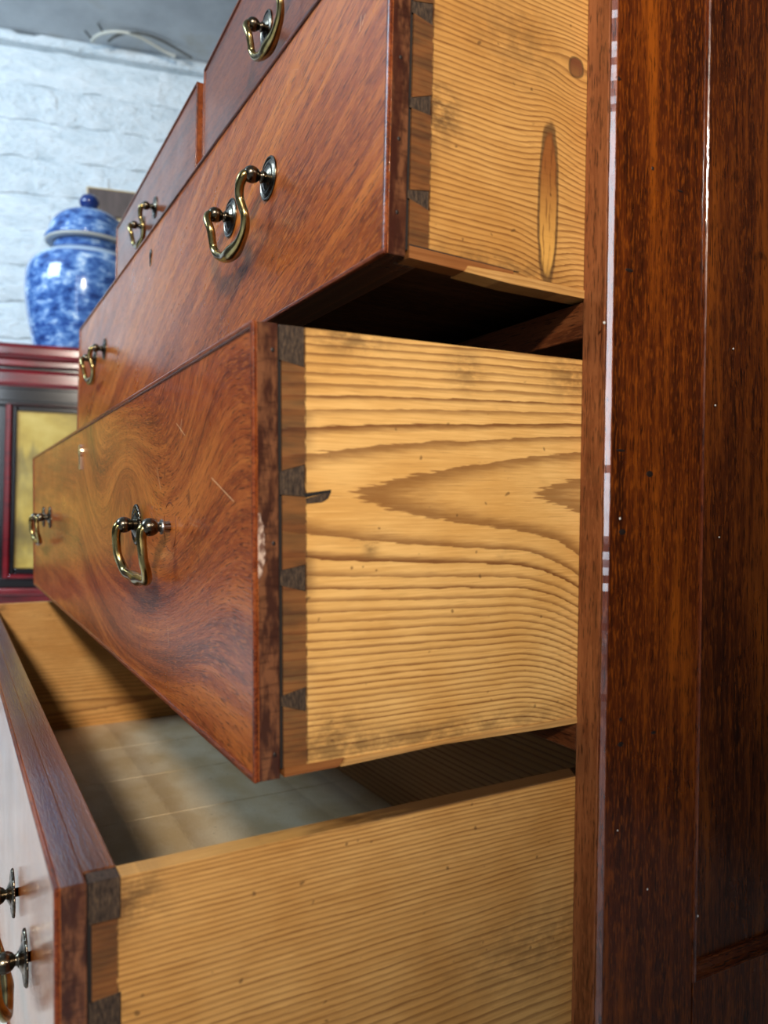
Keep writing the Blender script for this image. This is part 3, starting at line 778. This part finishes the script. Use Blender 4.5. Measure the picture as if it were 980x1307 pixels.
mount2 = (1.0-(z-0.33-ridge2*0.30).ss(-0.01, 0.03))*(z-0.30).ss(0.0, 0.16)
gc = GOLD.mix(mount*0.6*n2.ss(0.3, 0.6), gc, lin(74, 70, 48)); gc = GOLD.mix(mount2*0.6*n2.ss(0.35, 0.6), gc, lin(66, 60, 40))
GOLD.color(gc); GOLD.bump(n2, 0.2, 0.003)
BRS = Mat('cabinet_brass', rough=0.3, metallic=1.0).color(lin(170, 140, 80))
cabi = empty('lacquer_cabinet', PC, 'dark red lacquered cabinet with gold painted door panels in front of the white wall', 'cabinet', RZ)
U0, U1, DP = -0.72, 0.60, 0.46
zt = cab_z(0.534)-ZF
def cb(name, mat, u0, u1, y0, y1, za, zb, bev=0.0, seg=2): return boxo(name, mat, cabi, u0, u1, y0, y1, za, zb, bev, seg)
f = lambda zz: cab_z(zz)-ZF
cb('cabinet_top', RED, U0-0.03, U1+0.03, -0.022, DP+0.02, f(0.494), zt, 0.014, 4)
cb('top_moulding', RED, U0-0.022, U1+0.022, -0.012, DP+0.01, f(0.476), f(0.494), 0.004, 2)
cb('cornice', RED, U0-0.016, U1+0.016, -0.006, DP+0.01, f(0.425), f(0.470), 0.012, 3)
cb('cornice_shadow_strip', BLK, U0-0.008, U1+0.008, 0.004, DP, f(0.380), f(0.478))
cb('top_rail', BLK, U0, U1, 0.002, 0.03, f(0.388), f(0.422), 0.004, 2)
cb('carcass', BLK, U0, U1, 0.030, DP, f(-0.12), f(0.42))
zb = f(-0.094)
ds = [(-0.135*k0-0.44, -0.135*k0-0.02), (-0.113*k0, 0.30), (0.325, 0.585)]
for a, b in ds:
    # door: red outer frame, black inner frame, gold panel
    za, zc_ = f(-0.062), f(0.388)
    cb('door_stile', RED, a, a+0.016, 0.004, 0.03, za, zc_, 0.003, 2); cb('door_stile', RED, b-0.016, b, 0.004, 0.03, za, zc_, 0.003, 2)
    cb('door_rail', RED, a+0.016, b-0.016, 0.004, 0.03, zc_-0.010, zc_, 0.003, 2); cb('door_rail', RED, a+0.016, b-0.016, 0.004, 0.03, za, za+0.012, 0.003, 2)
    cb('inner_frame', BLK, a+0.016, a+0.030, 0.010, 0.03, za+0.012, zc_-0.010, 0.003, 2); cb('inner_frame', BLK, b-0.030, b-0.016, 0.010, 0.03, za+0.012, zc_-0.010, 0.003, 2)
    cb('inner_frame', BLK, a+0.030, b-0.030, 0.010, 0.03, zc_-0.026, zc_-0.010, 0.003, 2); cb('inner_frame', BLK, a+0.030, b-0.030, 0.010, 0.03, za+0.012, za+0.030, 0.003, 2)
    cb('door_panel', GOLD, a+0.030, b-0.030, 0.016, 0.029, za+0.030, zc_-0.026)
    cb('door_pull', BRS, b-0.012, b-0.004, -0.002, 0.005, (za+zc_)/2-0.02, (za+zc_)/2+0.02, 0.002, 2)
cb('bottom_rail', BLK, U0, U1, 0.002, 0.03, f(-0.085), f(-0.064), 0.003, 2)
cb('base_moulding', RED, U0-0.01, U1+0.01, -0.008, DP, f(-0.104), f(-0.085), 0.005, 3)
cb('apron', RED, U0+0.02, U1-0.02, 0.01, 0.03, f(-0.165), f(-0.104), 0.003, 2)
for a in (U0, U1-0.05):
    for b in (0.0, DP-0.05): cb('leg', RED, a, a+0.05, b, b+0.05, 0.0, f(-0.104), 0.006, 2)

# ------------------------------------------------------------------ blue and white jar on the cabinet
JP = PC + UV*((101-70)/FPX*SC_D*1.0) - NV*0.16
JS = (SC_D+0.16)/FPX*1.09      # metres for one pixel of the photograph at the jar's distance
JP.z = ZF+zt
POR = Mat('blue_and_white_porcelain', rough=0.12, spec=0.5, coat=0.3, coat_rough=0.05)
x, y, z = POR.obj()
n1 = POR.noise(x*20, y*20, z*38, 4, 0.7, dist=0.3); n2 = POR.noise(x*60, y*60, z*90, 3, 0.65); n3 = POR.noise(x*30, y*30, z*140, 2, 0.6)
v = POR.voronoi(x*26, y*26, z*32)
fac = n1*0.75 + v*0.25 + (n2-0.5)*0.35 + (n3-0.5)*0.15
pc = POR.ramp(fac, [(0.32, lin(34, 54, 108)), (0.44, lin(56, 90, 152)), (0.54, lin(92, 130, 186)), (0.63, lin(150, 178, 212)), (0.72, lin(206, 220, 232))])
def band(c, w): return 1.0-((z-c*JS).abs()).ss(w*JS*0.5, w*JS)
pc = POR.mix(band(114, 5.0)*0.8, pc, lin(190, 208, 224))
pc = POR.mix(band(122, 3.0)*0.6, pc, lin(60, 84, 138))
pc = POR.mix(band(26, 2.0)*n2.ss(0.4, 0.6), pc, lin(30, 58, 130))
POR.color(pc)
KNOB = Mat('cobalt_glaze', rough=0.1, coat=0.4).color(lin(26, 48, 108))
RIMM = Mat('unglazed_rim', rough=0.5).color(lin(196, 196, 184))
jar = empty('ginger_jar', JP, 'blue and white porcelain lidded jar on the red cabinet', 'jar')
def lz(name, prof, mat, par, seg=48):
    bm = bmesh.new(); lathe(bm, [(r*JS, h*JS) for r, h in crom(prof, 3)], 'Z', seg); return link(name, bm, mat, par, True)
lz('jar_body', [(50, 0), (55, 1), (57, 6), (60, 20), (63.5, 38), (66.5, 58), (68, 76), (67.5, 90), (64.5, 102), (58, 111), (49, 117.5), (42, 121), (39, 126), (38, 134), (36, 138)], POR, jar)
lid = lz('jar_lid', [(38, 133), (44, 132.5), (47.5, 134), (48.5, 137), (47.5, 139.5), (45, 144), (42.5, 152), (38, 160), (31, 166.5), (21, 171.5), (11, 174), (4, 174.6)], POR, jar)
lz('lid_rim', [(36, 132.2), (44, 131.6), (47.2, 132.6), (47.6, 134.4), (40, 134.6)], RIMM, lid)
lz('lid_knob', [(6, 173), (6.5, 175.5), (9, 177.5), (11, 181.5), (11.2, 185), (9.5, 189.5), (6, 192.5), (1.5, 194)], KNOB, lid, 24)

# ------------------------------------------------------------------ dark framed picture behind the jar
FRM = Mat('dark_wood_frame', rough=0.4, coat=0.2)
x, y, z = FRM.obj(); n = FRM.noise(x*60, y*60, z*8, 3, 0.6)
FRM.color(FRM.ramp(n, [(0.3, lin(58, 48, 48)), (0.7, lin(84, 70, 68))]))
GILT = Mat('gilt_edge', rough=0.4, metallic=0.6).color(lin(176, 160, 120))
CREAM = Mat('cream_picture_mount', rough=0.8).color(lin(214, 200, 156))
dpf = SC_D+0.36
PF = CAM + dpf*ray(112, 239); top = PF.z
fr = empty('framed_picture', (PF.x, PF.y, ZF+zt), 'dark wooden picture frame with cream mount standing behind the jar', 'picture', RZ)
s = dpf/FPX; hh = top-(ZF+zt); ww = 0.46; rw = 34*s
boxo('frame_rail', FRM, fr, 0, ww, 0, 0.022, hh-rw, hh, 0.002, 2); boxo('frame_rail', FRM, fr, 0, ww, 0, 0.022, 0, rw, 0.002, 2)
boxo('frame_stile', FRM, fr, 0, rw, 0, 0.022, rw, hh-rw, 0.002, 2); boxo('frame_stile', FRM, fr, ww-rw, ww, 0, 0.022, rw, hh-rw, 0.002, 2)
boxo('gilt_edge', GILT, fr, -0.003, ww+0.003, 0.002, 0.02, hh, hh+0.004); boxo('gilt_edge', GILT, fr, -0.004, 0, 0.002, 0.02, 0, hh)
boxo('picture_mount', CREAM, fr, rw-0.005, ww-rw+0.005, 0.010, 0.016, rw-0.005, hh-rw+0.005)
